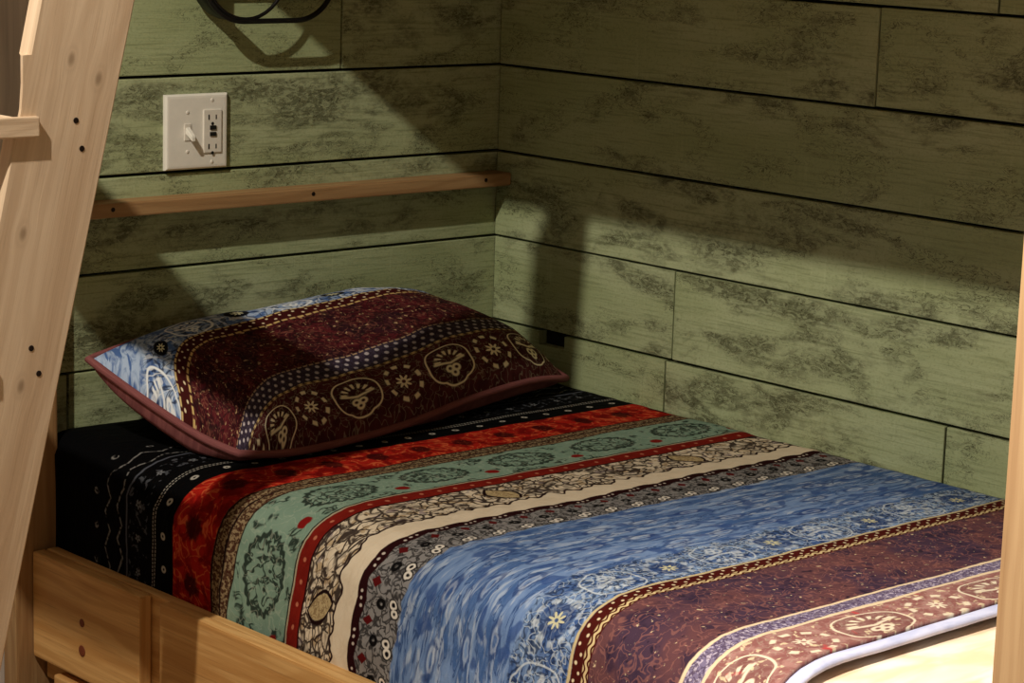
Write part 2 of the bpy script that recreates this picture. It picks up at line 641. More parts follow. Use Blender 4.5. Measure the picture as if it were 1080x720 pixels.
    pl = mix(pl, rgb(150, 98, 90), scroll(u, v, 58, 0.03, 3.0, 1.0) * 0.55)
    pl = mix(pl, rgb(226, 200, 160), bead_noise(u, v, 120, 0.655, 14.0) * 0.8)
    pl = mix(pl, rgb(40, 30, 48), bead_noise(u, v, 52, 0.62, 17.0) * 0.8)
    c = mix(c, pl, more(v, 1.139, 0.001))
    # --- lavender beads and burgundy paisley
    lv = mix(rgb(128, 116, 146), rgb(192, 180, 198), bead_noise(u, v, 170, 0.5, 5.0))
    lv = mix(lv, rgb(76, 58, 84), scroll(u, v, 130, 0.07, 2.0) * 0.8)
    c = mix(c, lv, more(v, 1.287, 0.001))
    c = mix(c, rgb(238, 214, 178), band(v, 1.2845, 1.2895))
    c = mix(c, rgb(238, 214, 178), band(v, 1.3155, 1.3215))
    pz = paisley(u, 1.409 - v, 0.085, 0.235, 0.10, rgb(150, 98, 94), rgb(244, 230, 204), rgb(182, 138, 130))
    pz = mix(pz, rgb(206, 70, 72), bead_noise(u, v, 26, 0.66, 31.0) * 0.8)
    pz = mix(pz, rgb(238, 220, 180), bead_noise(u, v, 85, 0.60, 33.0) * 0.75)
    c = mix(c, pz, more(v, 1.3215, 0.001))
    put(b.inputs['Base Color'], mix(c, (0, 0, 0, 1), 0.30))
    b.inputs['Roughness'].default_value = 0.9
    b.inputs['Specular IOR Level'].default_value = 0.06
    q = noise(vec(u0 * 0.45, v0, 40.0), 46, 3, 0.55, 0.4)
    w = noise(vec(u0, v0, 41.0), 500, 1)
    bump(b, q + w * 0.06, 0.8, 0.006)
    return m


def pillow_material():
    m, b = new_mat('printed_pillow_cotton')
    u0, v0, uvv = uvs()
    wob = noise(vec(u0, v0, 0.0), 12, 2, 0.5)
    u = u0 + (noise(vec(u0, v0, 5.0), 12, 2) - 0.5) * 0.012
    left = fmax(0.0, 1.0 - u0 / 0.22)
    v = v0 + (wob - 0.5) * 0.012 + fm('POWER', left, 2.2) * 0.150       # the case is twisted at its left end
    # medallion strip
    c = paisley(u, v - 0.010, 0.098, 0.179, -0.130, rgb(68, 26, 30), rgb(250, 238, 208), rgb(90, 42, 44))
    # lavender beads
    lv = dotstrip(u, v, 0.117, 0.158, rgb(48, 38, 52), rgb(214, 204, 210), 0.019)
    lv = mix(lv, rgb(92, 80, 104), scroll(u, v, 150, 0.05, 2.0) * 0.4)
    c = mix(c, lv, more(v, 0.114, 0.001))
    c = mix(c, rgb(208, 184, 134), dashline(u, v, 0.1135, 0.0030, 0.017))
    c = mix(c, rgb(96, 72, 52), dashline(u + 0.0085, v, 0.1135, 0.0022, 0.017) * 0.7)
    c = mix(c, rgb(168, 140, 112), dashline(u, v, 0.160, 0.0016, 0.012))
    # dark burgundy floral field
    fd = mix(rgb(62, 14, 22), rgb(88, 28, 34), ss(noise(vec(u, v, 3.0), 20, 2), 0.4, 0.6))
    fd = mix(fd, rgb(44, 22, 32), ss(noise(vec(u, v, 33.0), 16, 3), 0.5, 0.62) * 0.7)
    fd = mix(fd, rgb(134, 84, 70), scroll(u, v, 62, 0.03, 3.0, 1.0) * 0.5)
    fd = mix(fd, rgb(26, 10, 14), scroll(u, v, 50, 0.05, 13.0, 1.0) * 0.7)
    fd = mix(fd, rgb(196, 164, 124), bead_noise(u, v, 105, 0.63, 14.0) * 0.8)
    c = mix(c, fd, more(v, 0.162, 0.001))
    # dotted ribbon
    L = 0.312
    c = mix(c, rgb(200, 170, 112), less(fabs(v - L), 0.0026, 0.001) * more(fsin(u * 420.0), -0.6, 0.3))
    rb = rgb(62, 16, 16)
    cu = cell(u, 0.026)
    cu2 = cell(u, 0.026, 0.013)
    d1 = fsqrt(cu * cu + (v - L - 0.011) * (v - L - 0.011))
    d2 = fsqrt(cu2 * cu2 + (v - L - 0.021) * (v - L - 0.021))
    rb = mix(rb, rgb(222, 204, 172), less(fmin(d1, d2), 0.0026, 0.0008))
    c = mix(c, rb, more(v, L + 0.003, 0.001))
    c = mix(c, rgb(206, 182, 128), less(fabs(v - L - 0.030), 0.0022, 0.001) * more(fsin(u * 380.0), -0.6, 0.3))
    # blue
    b1 = noise(vec(u, v * 1.6, 1.0), 30, 3, 0.55, 1.0)
    bl = mix(rgb(74, 104, 160), rgb(166, 186, 216), ss(b1, 0.40, 0.60))
    sw = v - L
    pat = less(sw, 0.115, 0.02)
    bl = mix(bl, rgb(24, 32, 58), scroll(u, v0, 40, 0.045, 9.0, 0.7) * pat * 0.8)
    bl = mix(bl, rgb(222, 228, 236), scroll(u, v0, 30, 0.02, 29.0, 0.5) * pat * 0.7)
    cu = cell(u, 0.20, 0.0)
    cv = v - L - 0.075
    md, ins = medallion(cu, cv, 0.05, 0.042, 0.05)
    bl = mix(bl, rgb(226, 232, 238), md)
    cu = cell(u, 0.20, 0.1)
    d = fsqrt(cu * cu + cv * cv)
    bl = mix(bl, rgb(14, 16, 26), less(d, 0.021, 0.002))
    bl = mix(bl, rgb(216, 214, 180), flower(cu, cv, 0.012, 8))
    c = mix(c, bl, more(v, L + 0.033, 0.001))
    put(b.inputs['Base Color'], c)
    b.inputs['Roughness'].default_value = 0.85
    b.inputs['Specular IOR Level'].default_value = 0.12
    q = noise(vec(u0, v0, 40.0), 34, 3, 0.55, 0.4)
    bump(b, q, 0.45, 0.005)
    return m


def cloth(name, a, bcol, scale, stretch=1.0):
    m, b = new_mat(name)
    u, v, uvv = uvs()
    n1 = noise(vec(u * stretch, v, 0.0), scale, 3, 0.55, 0.5)
    put(b.inputs['Base Color'], mix(a, bcol, ss(n1, 0.35, 0.65)))
    b.inputs['Roughness'].default_value = 0.85
    b.inputs['Specular IOR Level'].default_value = 0.15
    bump(b, n1, 0.35, 0.003)
    return m


GREEN = painted_boards('green_painted_boards', rgb(156, 168, 124), rgb(180, 190, 152), rgb(50, 44, 22))
GREY = wood('grey_weathered_boards', rgb(220, 212, 206), rgb(190, 184, 180), rgb(120, 114, 110))
DARK_GAP = plain('dark_gap', rgb(16, 12, 12), 0.9)
PINE_LADDER = wood('ladder_pine', rgb(232, 210, 184), rgb(210, 184, 156), rgb(160, 128, 98),
                   knots=[(5.414, 2.030, 0.0060), (5.399, 2.072, 0.0060), (5.2, 2.012, 0.006), (5.02, 2.05, 0.006)], grain=0.9)
PINE_EDGE = wood('ladder_edge_pine', rgb(226, 196, 150), rgb(208, 172, 124), rgb(150, 112, 74))
PINE_POST = wood('post_pine', rgb(182, 150, 112), rgb(162, 128, 92), rgb(116, 84, 56), grain=0.9)
PINE_BED = wood('bed_pine', rgb(226, 182, 120), rgb(194, 144, 84), rgb(118, 72, 36), grain=1.4)
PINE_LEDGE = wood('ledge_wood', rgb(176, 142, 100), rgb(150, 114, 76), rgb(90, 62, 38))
SCREW = plain('dark_screw', rgb(38, 24, 20), 0.5, 0.6)
BLACK = plain('black_metal', rgb(14, 14, 15), 0.45, 0.3)
WHITE = plain('white_plastic', rgb(244, 242, 234), 0.35)
WHITE2 = plain('off_white_plastic', rgb(236, 232, 222), 0.4)
SLOT = plain('black_slot', rgb(12, 10, 10), 0.6)
KNOT = plain('reddish_knot', rgb(120, 56, 30), 0.6)
SPREAD = bedspread_material()
PILLOW = pillow_material()
ROSE = cloth('rose_cotton', rgb(142, 88, 88), rgb(118, 68, 70), 60, 0.4)
HEM = cloth('lavender_cotton', rgb(196, 200, 226), rgb(176, 182, 214), 50, 0.4)
SHEET = cloth('cream_sheet', rgb(240, 204, 168), rgb(250, 232, 210), 22, 0.4)
FLOORM = wood('floor_boards', rgb(190, 160, 124), rgb(168, 134, 98), rgb(110, 80, 56))

# ------------------------------------------------------------------ setting
PH = 0.146                                     # plank course height
GAP = 0.0044


def seam(z):
    return z + random.uniform(-0.0006, 0.0006)


def plank_wall(name, horizontal_axis, lo, hi, joints, mat, z0, z1):
    """planks laid in courses on a dark backing; joints: {course: [positions]}"""
    mb = MB()
    k0 = int(math.floor((z0 - 0.7) / PH))
    k1 = int(math.ceil((z1 - 0.7) / PH))
    for k in range(k0, k1):
        za, zb = 0.7 + k * PH + GAP / 2, 0.7 + (k + 1) * PH - GAP / 2
        cuts = [lo] + sorted(joints.get(k, [])) + [hi]
        for a, b in zip(cuts[:-1], cuts[1:]):
            a2, b2 = a + GAP * 0.35, b - GAP * 0.35
            dz = random.uniform(-0.0006, 0.0006)
            if horizontal_axis == 0:
                mb.box((a2, random.uniform(0, .0012), za + dz), (b2, 0.018, zb + dz), 0, 0.0016)
            else:
                x0 = random.uniform(0, .0012)
                if k == -1 and a2 < -0.2 and b2 > -0.3 or (k == -1 and b2 > -0.05):      # a chipped notch in the top edge by the corner
                    t = random.random()
                    mb.box((x0, a2, za + dz), (0.018, b2, 0.6755), 1, 0.0, t)
                    mb.box((x0, a2, 0.6755), (0.018, -0.185, zb + dz), 1, 0.0, t)
                    mb.box((x0, -0.122, 0.6755), (0.018, b2, zb + dz), 1, 0.0, t)
                else:
                    mb.box((x0, a2, za + dz), (0.018, b2, zb + dz), 1, 0.0016)
    o = mb.build(name, mat)
    # dark board behind the gaps belongs to the same mesh
    me = o.data
    bm = bmesh.new()
    bm.from_mesh(me)
    r = bmesh.ops.create_cube(bm, size=1.0)
    for vv in r['verts']:
        if horizontal_axis == 0:
            vv.co = Vector(((lo + hi) / 2 + 0.02 + vv.co.x * (hi - lo + 0.04), 0.0145 + vv.co.y * 0.015 + 0.0125, (z0 + z1) / 2 + vv.co.z * (z1 - z0)))
        else:
            vv.co = Vector((0.0145 + vv.co.x * 0.015 + 0.0125, (lo + hi) / 2 + 0.0065 + vv.co.y * (hi - lo + 0.013), (z0 + z1) / 2 + vv.co.z * (z1 - z0)))
    fs = set()
    for vv in r['verts']:
        fs.update(vv.link_faces)
    for f in fs:
        f.material_index = 1
    bm.to_mesh(me)
    bm.free()
    me.materials.append(DARK_GAP)
    return tag(o, kind='structure')


ZT = 0.7 + 10 * PH
plank_wall('wall_back', 0, -0.90, 0.018, {3: [-0.337], -1: [-0.843], 5: [-0.5], 0: [], 7: [-0.4]}, GREEN, 0.7 - 5 * PH + 0.03, ZT)
plank_wall('wall_right', 1, -3.2, 0.0, {3: [-0.820, -2.3], 0: [-0.435, -1.9], -1: [-0.985, -0.422], 4: [-1.028], 2: [-1.9], 1: [-2.2], 6: [-1.3]},
           GREEN, 0.7 - 5 * PH + 0.03, ZT)
mb = MB()
x = -0.905
while x > -2.4:
    mb.box((x - 0.138, 0.0, 0.0), (x, 0.02, ZT), 2, 0.002)
    x -= 0.14
tag(mb.build('wall_left', GREY), kind='structure')
mb = MB()
y = -3.2
while y < 0.0:
    mb.box((-3.2, y, -0.03), (0.0, min(y + 0.128, 0.0), 0.0), 0, 0.002)
    y += 0.13
tag(mb.build('floor', FLOORM), kind='structure')

# ------------------------------------------------------------------ wooden ledge on the back wall
ledge = empty('wall_ledge', (-0.45, -0.02, 0.936), 'narrow brown wooden ledge screwed along the green back wall above the pillow', 'ledge')
mb = MB()
mb.box((-0.90, -0.041, 0.936), (-0.0015, 0.0, 0.958), 0, 0.0025, 0.4)
mb.build('strip', PINE_LEDGE, ledge)
for sx in (-0.79, -0.42, -0.058):
    mb = MB()
    disc_mb(mb, (sx, -0.041, 0.9485), (0, -1, 0), 0.0034, 0.0006)
    mb.build('screw', SCREW, ledge)

# ------------------------------------------------------------------ switch and outlet plate
PX0, PX1, PZ0, PZ1 = -0.6755, -0.5615, 0.9955, 1.1105
plate = empty('switch_plate', (-0.6185, 0.0, PZ0), 'white double wall plate with light switch and outlet on the green wall', 'switch plate')
b = bmesh.new()
bmesh.ops.create_cube(b, size=1.0)
for vv in b.verts:
    vv.co = Vector(((PX0 + PX1) / 2 + vv.co.x * (PX1 - PX0), -0.004 + vv.co.y * 0.008, (PZ0 + PZ1) / 2 + vv.co.z * (PZ1 - PZ0)))
front = [e for e in b.edges if all(vv.co.y < -0.005 for vv in e.verts)]
bmesh.ops.bevel(b, geom=front, offset=0.006, segments=3, affect='EDGES', profile=0.6)
mb = MB()
mb.add_bm(b, 0, 0.5)
b.free()
mb.build('plate', WHITE, plate)
CXS, CXO = -0.6365, -0.5915
CZ = (PZ0 + PZ1) / 2
tog = MB()
tog.box((CXS - 0.006, -0.0095, CZ - 0.013), (CXS + 0.006, -0.0075, CZ + 0.013), 2, 0.0008)
to = tog.build('toggle_surround', WHITE2, plate)
lev = bmesh.new()
bmesh.ops.create_cube(lev, size=1.0)
for vv in lev.verts:
    t = 0.8 if vv.co.y < 0 else 1.0
    vv.co = Vector((vv.co.x * 0.0085 * t, vv.co.y * 0.017 - 0.009, vv.co.z * 0.0105 * t + (vv.co.y - 0.5) * 0.012))
bmesh.ops.bevel(lev, geom=list(lev.edges), offset=0.001, segments=2, affect='EDGES')
mb = MB()
mb.add_bm(lev, 2, 0.5, 0.0, None, (CXS, -0.008, CZ + 0.003))
lev.free()
mb.build('toggle', WHITE, plate)
mb = MB()
mb.box((CXO - 0.0165, -0.0105, CZ - 0.033), (CXO + 0.0165, -0.0075, CZ + 0.033), 2, 0.001)
outlet = mb.build('outlet', WHITE2, plate)
outlet['label'] = 'rectangular outlet with two black buttons'
for zc, nm in ((CZ + 0.0055, 'test_button'), (CZ - 0.0045, 'reset_button')):
    mb = MB()
    mb.box((CXO - 0.0055, -0.0125, zc - 0.0032), (CXO + 0.0055, -0.010, zc + 0.0032), 0, 0.0006)
    mb.build(nm, SLOT, outlet)
for s in (1, -1):
    zc = CZ + s * 0.0225 - 0.0015
    mb = MB()
    mb.box((CXO - 0.0085, -0.0109, zc - 0.0035), (CXO - 0.006, -0.010, zc + 0.0045), 2, 0.0002)
    mb.box((CXO + 0.005, -0.0109, zc - 0.003), (CXO + 0.0070, -0.010, zc + 0.004), 2, 0.0002)
    disc_mb(mb, (CXO - 0.0005, -0.0103, zc - 0.0095), (0, -1, 0), 0.0026, 0.0006)
    mb.build('outlet_slots', SLOT, outlet)
for (sx, sz) in ((CXS, CZ + 0.030), (CXS, CZ - 0.030), (CXO, CZ + 0.0475), (CXO, CZ - 0.0475)):
    mb = MB()
    disc_mb(mb, (sx, -0.0075, sz), (0, -1, 0), 0.0029, 0.0012, 16, 0.0004)
    mb.build('screw', WHITE2, plate)

# ------------------------------------------------------------------ black wall lamp, cut by the top of the frame
lamp = empty('wall_lamp', (-0.52, 0.0, 1.30), 'black metal wall lamp with rounded oblong frame, high on the green wall', 'wall lamp')


def oblong(cx, cz, w, h, r, y, n=14):
    pts = []
    for (sx, sz, a0) in ((1, -1, -PI / 2), (1, 1, 0), (-1, 1, PI / 2), (-1, -1, PI)):
        for k in range(n + 1):
            a = a0 + (PI / 2) * k / n
            pts.append((cx + sx * (w / 2 - r) + r * math.cos(a), y, cz + sz * (h / 2 - r) + r * math.sin(a)))
    return pts


mb = MB()
mb.box((-0.585, -0.014, 1.262), (-0.415, 0.0, 1.385), 0, 0.005)
mb.build('back_plate', BLACK, lamp)
mb = MB()
tube_mb(mb, oblong(-0.514, 1.322, 0.25, 0.20, 0.075, -0.05), 0.0042, 10, True)
mb.build('front_ring', BLACK, lamp)
mb = MB()                                       # curved side panel closing the left of the cage
pts = oblong(-0.514, 1.322, 0.25, 0.20, 0.075, 0.0)
N0 = len(mb.v)
sel = [p for p in pts if p[0] < -0.562]
sel.sort(key=lambda p: math.atan2(p[2] - 1.322, -(p[0] + 0.547)))
for p in sel:
    for (yy, sc) in ((-0.05, 1.0), (-0.012, 1.0), (-0.012, 0.96), (-0.05, 0.96)):
        mb.v.append((-0.514 + (p[0] + 0.514) * sc, yy, 1.322 + (p[2] - 1.322) * sc))
for i in range(len(sel) - 1):
    for k in range(4):
        a, c2 = N0 + i * 4 + k, N0 + i * 4 + (k + 1) % 4
        mb.face([a, c2, c2 + 4, a + 4], [(0, 0)] * 4, 0.5, True)
mb.build('side_panel', BLACK, lamp)
mb = MB()
tube_mb(mb, [(-0.557 + 0.078 * math.cos(a), -0.047, 1.308 + 0.083 * math.sin(a)) for a in [PI * 2 * k / 40 for k in range(40)]], 0.003, 8, True)
mb.build('inner_ring', BLACK, lamp)
for zz in (1.385,):
    mb = MB()
    tube_mb(mb, [(-0.45, -0.012, zz), (-0.45, -0.035, zz), (-0.45, -0.048, 1.322 + (zz - 1.322) * 1.62)], 0.003, 8)
    mb.build('bracket', BLACK, lamp)

# ------------------------------------------------------------------ bunk bed frame
XR = -0.93
bed = empty('bunk_bed', (-0.47, -0.95, 0.0), 'pine bunk bed frame built into the corner between the green walls', 'bunk bed')


def bed_part(name, lo, hi, axis, mat=PINE_BED, bev=0.004, tint=None, label=None):
    q = MB()
    q.box(lo, hi, axis, bev, tint)
    o = q.build(name, mat, bed)
    if label:
        o['label'] = label
    return o


head_board = bed_part('side_board', (XR, -0.328, 0.287), (XR + 0.021, -0.040, 0.449), 1, tint=0.2)
bed_part('side_board', (XR, -1.75, 0.292), (XR + 0.021, -0.377, 0.453), 1, tint=0.5)
bed_part('inner_rail', (XR + 0.0215, -1.755, 0.25), (XR + 0.042, -0.042, 0.450), 1, tint=0.9)
bed_part('lower_board', (XR, -1.75, 0.10), (XR + 0.021, -0.098, 0.274), 1, tint=0.7)
bed_part('head_post', (-0.957, -0.0385, 0.0), (-0.884, -0.0005, 0.93), 2, PINE_LEDGE, tint=0.8)  # browner wood than the boards; its darkness stands in for shade
fp = bed_part('foot_post', (-1.0, -1.99, 0.0), (-0.905, -1.8195, 1.85), 2, PINE_POST, 0.006, 0.3)
for (ky, kz, kr) in ((-0.178, 0.373, 0.0062), (-0.178, 0.331, 0.0085)):
    q = MB()
    disc_mb(q, (XR - 0.0002, ky, kz), (-1, 0, 0), kr, 0.0007)
    ko = q.build('wood_knot', KNOT, head_board)  # pine knot, built as a thin disc on the board
bed_part('slat_deck', (-0.888, -1.80, 0.36), (-0.006, -0.006, 0.385), 1, tint=0.5)
bed_part('deck_leg', (-0.12, -0.10, 0.0), (-0.05, -0.03, 0.36), 2)
bed_part('deck_leg', (-0.12, -1.75, 0.0), (-0.05, -1.68, 0.36), 2)
UB = 1.575
bed_part('upper_rail', (XR, -1.815, UB), (XR + 0.04, -0.006, UB + 0.16), 1)
bed_part('upper_deck', (XR + 0.041, -2.0, UB + 0.03), (-0.006, -0.006, UB + 0.06), 1)

# ------------------------------------------------------------------ mattress under the printed cover
mat_b = bmesh.new()
bmesh.ops.create_cube(mat_b, size=1.0)
mlo, mhi = (-0.812, -1.80, 0.386), (-0.006, -0.012, 0.594)
for vv in mat_b.verts:
    vv.co = Vector([(mlo[i] + mhi[i]) / 2 + vv.co[i] * (mhi[i] - mlo[i]) for i in range(3)])
bmesh.ops.bevel(mat_b, geom=[e for e in mat_b.edges], offset=0.055, segments=6, affect='EDGES', profile=0.5)
mb = MB()
mb.add_bm(mat_b, 0, 0.5, 0.0, None, (0, 0, 0), True)
mat_b.free()
mattress = mb.build('mattress', SHEET)
tag(mattress, 'mattress in a pale cream sheet showing below the printed bedspread at the foot', 'mattress')

# ------------------------------------------------------------------ printed bedspread


def lerp_tab(t, tab):
    for (a, va), (b2, vb) in zip(tab[:-1], tab[1:]):
        if t <= b2:
            f = max(0.0, (t - a) / (b2 - a))
            f = f * f * (3 - 2 * f)
            return va + (vb - va) * f
    return tab[-1][1]


EDGE = [(0.0, -0.886), (0.22, -0.886), (0.38, -0.884), (0.57, -0.848), (0.76, -0.872), (0.95, -0.850), (1.11, -0.832), (1.25, -0.842), (1.45, -0.855)]
PROF = [(0.10, 0.6125), (0.07, 0.6095), (0.05, 0.604), (0.034, 0.597), (0.02, 0.5875), (0.010, 0.575), (0.003, 0.562), (-0.001, 0.545),
        (-0.006, 0.52), (-0.012, 0.49), (-0.017, 0.46), (-0.019, 0.43), (-0.02, 0.40)]


def section(yv):
    e = lerp_tab(yv, EDGE)
    pts = [(-0.004, 0.610)]
    n = 60
    for i in range(1, n):
        pts.append((-0.004 + (e + 0.10 + 0.004) * i / n, 0.6125))
    sq = 0.45 + 0.55 * min(1.0, max(0.0, (yv - 0.02) / 0.26))       # squarer corner at the head
    for dx, z in PROF:
        if dx > 0:
            dx, z = dx * sq, 0.6125 - (0.6125 - z) * sq
        pts.append((max(e + dx, -0.8835) if z < 0.56 else e + dx, z))
    return pts


def resample(pts, n):
    L = [0.0]
    for a, b2 in zip(pts[:-1], pts[1:]):
        L.append(L[-1] + math.hypot(b2[0] - a[0], b2[1] - a[1]))
    out = []
    k = 0
    for i in range(n):
        s = L[-1] * i / (n - 1)
        while k < len(L) - 2 and L[k + 1] < s:
            k += 1
        f = (s - L[k]) / max(1e-9, L[k + 1] - L[k])
        out.append((pts[k][0] + (pts[k + 1][0] - pts[k][0]) * f, pts[k][1] + (pts[k + 1][1] - pts[k][1]) * f, s))
    return out


V_END = 1.404
NU, NV = 230, 260


def hem_v(xx):
    """the foot edge of the cover is not quite straight"""
    return V_END + 0.010 * math.sin((xx + 0.2) * 5.0) * 0.6 + (0.016 * max(0.0, (-xx - 0.72) / 0.12) if xx < -0.72 else 0.0)


mb = MB()
rows = []
for j in range(NV):
    t = j / (NV - 1)
    sec = resample(section(t * V_END), NU)
    row = []
    for (xx, zz, s) in sec:
        v = 0.006 + t * (hem_v(xx) - 0.006)
        side = max(0.0, min(1.0, (s - 0.80) / 0.12))
        amp = 0.0032 if s > 0.75 else 0.0022
        p = Vector((s * 4.0, v * 10.0, 0.0))
        w = mnoise.noise(p) * amp + mnoise.noise(Vector((s * 9.0, v * 34.0, 3.0))) * 0.0012
        nx, nz = (0.0, 1.0) if side <= 0 else (-math.sin(side * PI / 2), math.cos(side * PI / 2))
        head = max(0.0, (0.05 - v) / 0.05) ** 2 * 0.004
        wall = 1.0 if xx < -0.03 else max(0.0, -xx / 0.03)
        low = 1.0 if zz > 0.5 else max(0.0, (zz - 0.40) / 0.10)
        row.append((xx + nx * w * wall * low, -v, zz + nz * w - head, s, v))
    rows.append(row)
for row in rows:
    for (xx, yy, zz, s, v) in row:
        mb.v.append((xx, yy, zz))


def spread_uv(s, v):
    side = max(0.0, min(1.0, (s - 0.74) / 0.16))
    side = side * side * (3 - 2 * side)
    return (s, v + side * 0.026 * max(0.0, 1.0 - v / 1.05))


for j in range(NV - 1):
    for i in range(NU - 1):
        a, b2, c2, d2 = rows[j][i], rows[j][i + 1], rows[j + 1][i + 1], rows[j + 1][i]
        mb.face([j * NU + i, (j + 1) * NU + i, (j + 1) * NU + i + 1, j * NU + i + 1],
                [spread_uv(a[3], a[4]), spread_uv(d2[3], d2[4]), spread_uv(c2[3], c2[4]), spread_uv(b2[3], b2[4])], 0.5, True)
spread = mb.build('bedspread', SPREAD)
tag(spread, 'printed cotton bedspread striped black, red, green, cream, blue and plum on the bed', 'bedspread')
so = spread.modifiers.new('Solid', 'SOLIDIFY')
so.thickness = 0.006
so.offset = -1.0
# lavender hem: a flat padded band along the foot edge
mb = MB()
prof = [(0.0, 0.0006), (0.003, 0.0018), (0.009, 0.0024), (0.015, 0.0018), (0.0185, 0.0002), (0.0192, -0.003), (0.0175, -0.0055), (0.0, -0.0062)]
last = rows[-1]
NP = len(prof)
for i, (xx, yy, zz, s, v) in enumerate(last):
    side = max(0.0, min(1.0, (s - 0.80) / 0.12)) * PI / 2
    nx, nz = -math.sin(side), math.cos(side)
    wv = 0.0015 * math.sin(s * 90.0) + 0.001 * math.sin(s * 37.0)
    for (d, h) in prof:
        mb.v.append((xx + nx * h, yy - d * (1 + wv * 8) + 0.001, zz + nz * h))
for i in range(len(last) - 1):
    for k in range(NP):
        k2 = (k + 1) % NP
        s0, s1 = last[i][3], last[i + 1][3]
        mb.face([i * NP + k, i * NP + k2, (i + 1) * NP + k2, (i + 1) * NP + k],
                [(s0, prof[k][0]), (s0, prof[k2][0]), (s1, prof[k2][0]), (s1, prof[k][0])], 0.5, True)
hem = mb.build('hem', HEM, spread)
hem['label'] = 'pale lavender hem'

# ------------------------------------------------------------------ pillow


def bez(pts, t):
    """Catmull-Rom through pts, t 0..1"""
    n = len(pts) - 1
    f = min(max(t, 0.0), 1.0) * n
    i = min(int(f), n - 1)
    f -= i
    P = [Vector(p) for p in pts]
    p0 = P[i - 1] if i > 0 else P[0] * 2 - P[1]
    p3 = P[i + 2] if i + 2 <= n else P[n] * 2 - P[n - 1]
    p1, p2 = P[i], P[i + 1]
    return 0.5 * ((2 * p1) + (p2 - p0) * f + (2 * p0 - 5 * p1 + 4 * p2 - p3) * f * f + (3 * p1 - p0 - 3 * p2 + p3) * f ** 3)


FRONT = [(-0.770, -0.338, 0.634), (-0.700, -0.350, 0.628), (-0.600, -0.345, 0.628), (-0.450, -0.318, 0.632), (-0.300, -0.292, 0.648), (-0.150, -0.266, 0.654), (-0.045, -0.240, 0.642)]
BACK = [(-0.860, -0.085, 0.738), (-0.72, -0.050, 0.752), (-0.54, -0.036, 0.762), (-0.37, -0.034, 0.770), (-0.215, -0.034, 0.771)]
LEFT = [(-0.770, -0.338, 0.634), (-0.795, -0.270, 0.652), (-0.832, -0.165, 0.698), (-0.860, -0.085, 0.738)]
RIGHT = [(-0.045, -0.240, 0.642), (-0.062, -0.165, 0.672), (-0.105, -0.100, 0.708), (-0.160, -0.060, 0.742), (-0.215, -0.034, 0.771)]
QU, QV = 90, 60
UP = Vector((0.0, -0.30, 0.95)).normalized()


def coons(u, v):
    f, k, l, r = bez(FRONT, u), bez(BACK, u), bez(LEFT, v), bez(RIGHT, v)
    c00, c10, c01, c11 = Vector(FRONT[0]), Vector(FRONT[-1]), Vector(BACK[0]), Vector(BACK[-1])
    return f * (1 - v) + k * v + l * (1 - u) + r * u - (c00 * (1 - u) * (1 - v) + c10 * u * (1 - v) + c01 * (1 - u) * v + c11 * u * v)


def swell(u, v, p):
    a = max(0.0, 1 - abs(2 * u - 1) ** 4.2)
    b2 = max(0.0, 1 - abs(2 * v - 1) ** 2.7)
    return (a * b2) ** p


pillow_root = empty('pillow', (-0.42, -0.19, 0.615), 'pillow in a burgundy and blue printed case leaning on the back wall', 'pillow')


def pillow_half(name, top, mat, parent):
    q = MB()
    for j in range(QV + 1):
        for i in range(QU + 1):
            u, v = i / QU, j / QV
            p = coons(u, v)
            s = swell(u, v, 0.60)
            if top:
                wr = mnoise.noise(Vector((u * 5.0, v * 4.0, 1.0))) * 0.007 + mnoise.noise(Vector((u * 14.0, v * 9.0, 2.0))) * 0.0028
                p = p + UP * (s * (0.076 - 0.022 * v) + wr * min(1.0, s * 1.5))
            else:
                p = p + Vector((-0.016 * (1 - u) ** 3, 0.010, -0.060)) * s ** 0.7
                lim = 0.6225
                if p.z < lim:
                    p.z = lim
            p.y = min(p.y, -0.006)
            p.x = min(p.x, -0.008)
            q.v.append(tuple(p))
    W, D = 0.76, 0.46
    for j in range(QV):
        for i in range(QU):
            idx = [j * (QU + 1) + i, j * (QU + 1) + i + 1, (j + 1) * (QU + 1) + i + 1, (j + 1) * (QU + 1) + i]
            uv = [(i / QU * W, j / QV * D), ((i + 1) / QU * W, j / QV * D), ((i + 1) / QU * W, (j + 1) / QV * D), (i / QU * W, (j + 1) / QV * D)]
            if not top:
                idx, uv = idx[::-1], uv[::-1]
            q.face(idx, uv, 0.5, True)
    return q.build(name, mat, parent)


pillow_half('printed_front', True, PILLOW, pillow_root)
rv = pillow_half('plain_back', False, ROSE, pillow_root)
rv['label'] = 'plain dusty rose underside'
loop = [bez(FRONT, i / 40) for i in range(40)] + [bez(RIGHT, i / 16) for i in range(16)] + \
       [bez(BACK, 1 - i / 40) for i in range(40)] + [bez(LEFT, 1 - i / 16) for i in range(16)]
mb = MB()
tube_mb(mb, [tuple(p) for p in loop], 0.0062, 10, True)
pp = mb.build('piping', ROSE, pillow_root)
pp['label'] = 'dusty rose piping'

# ------------------------------------------------------------------ leaning bunk ladder
YF = -0.58                                      # near face of the visible side rail
TH = 0.025
ladder = empty('bunk_ladder', (-1.42, -0.4, 0.0), 'leaning pine bunk ladder at the left, standing before the bed', 'ladder')
DIR = Vector((0.2375, 0.0, 1.0)).normalized()    # up along the rail
PER = Vector((DIR.z, 0.0, -DIR.x))               # to its right-hand edge


def rx(z):                                       # right-hand edge of the rail at height z
    return -1.1 + (z - 1.29) * 0.2375


def lx(z):                                       # left-hand face edge
    return -1.231 + (z - 1.292) * 0.2252


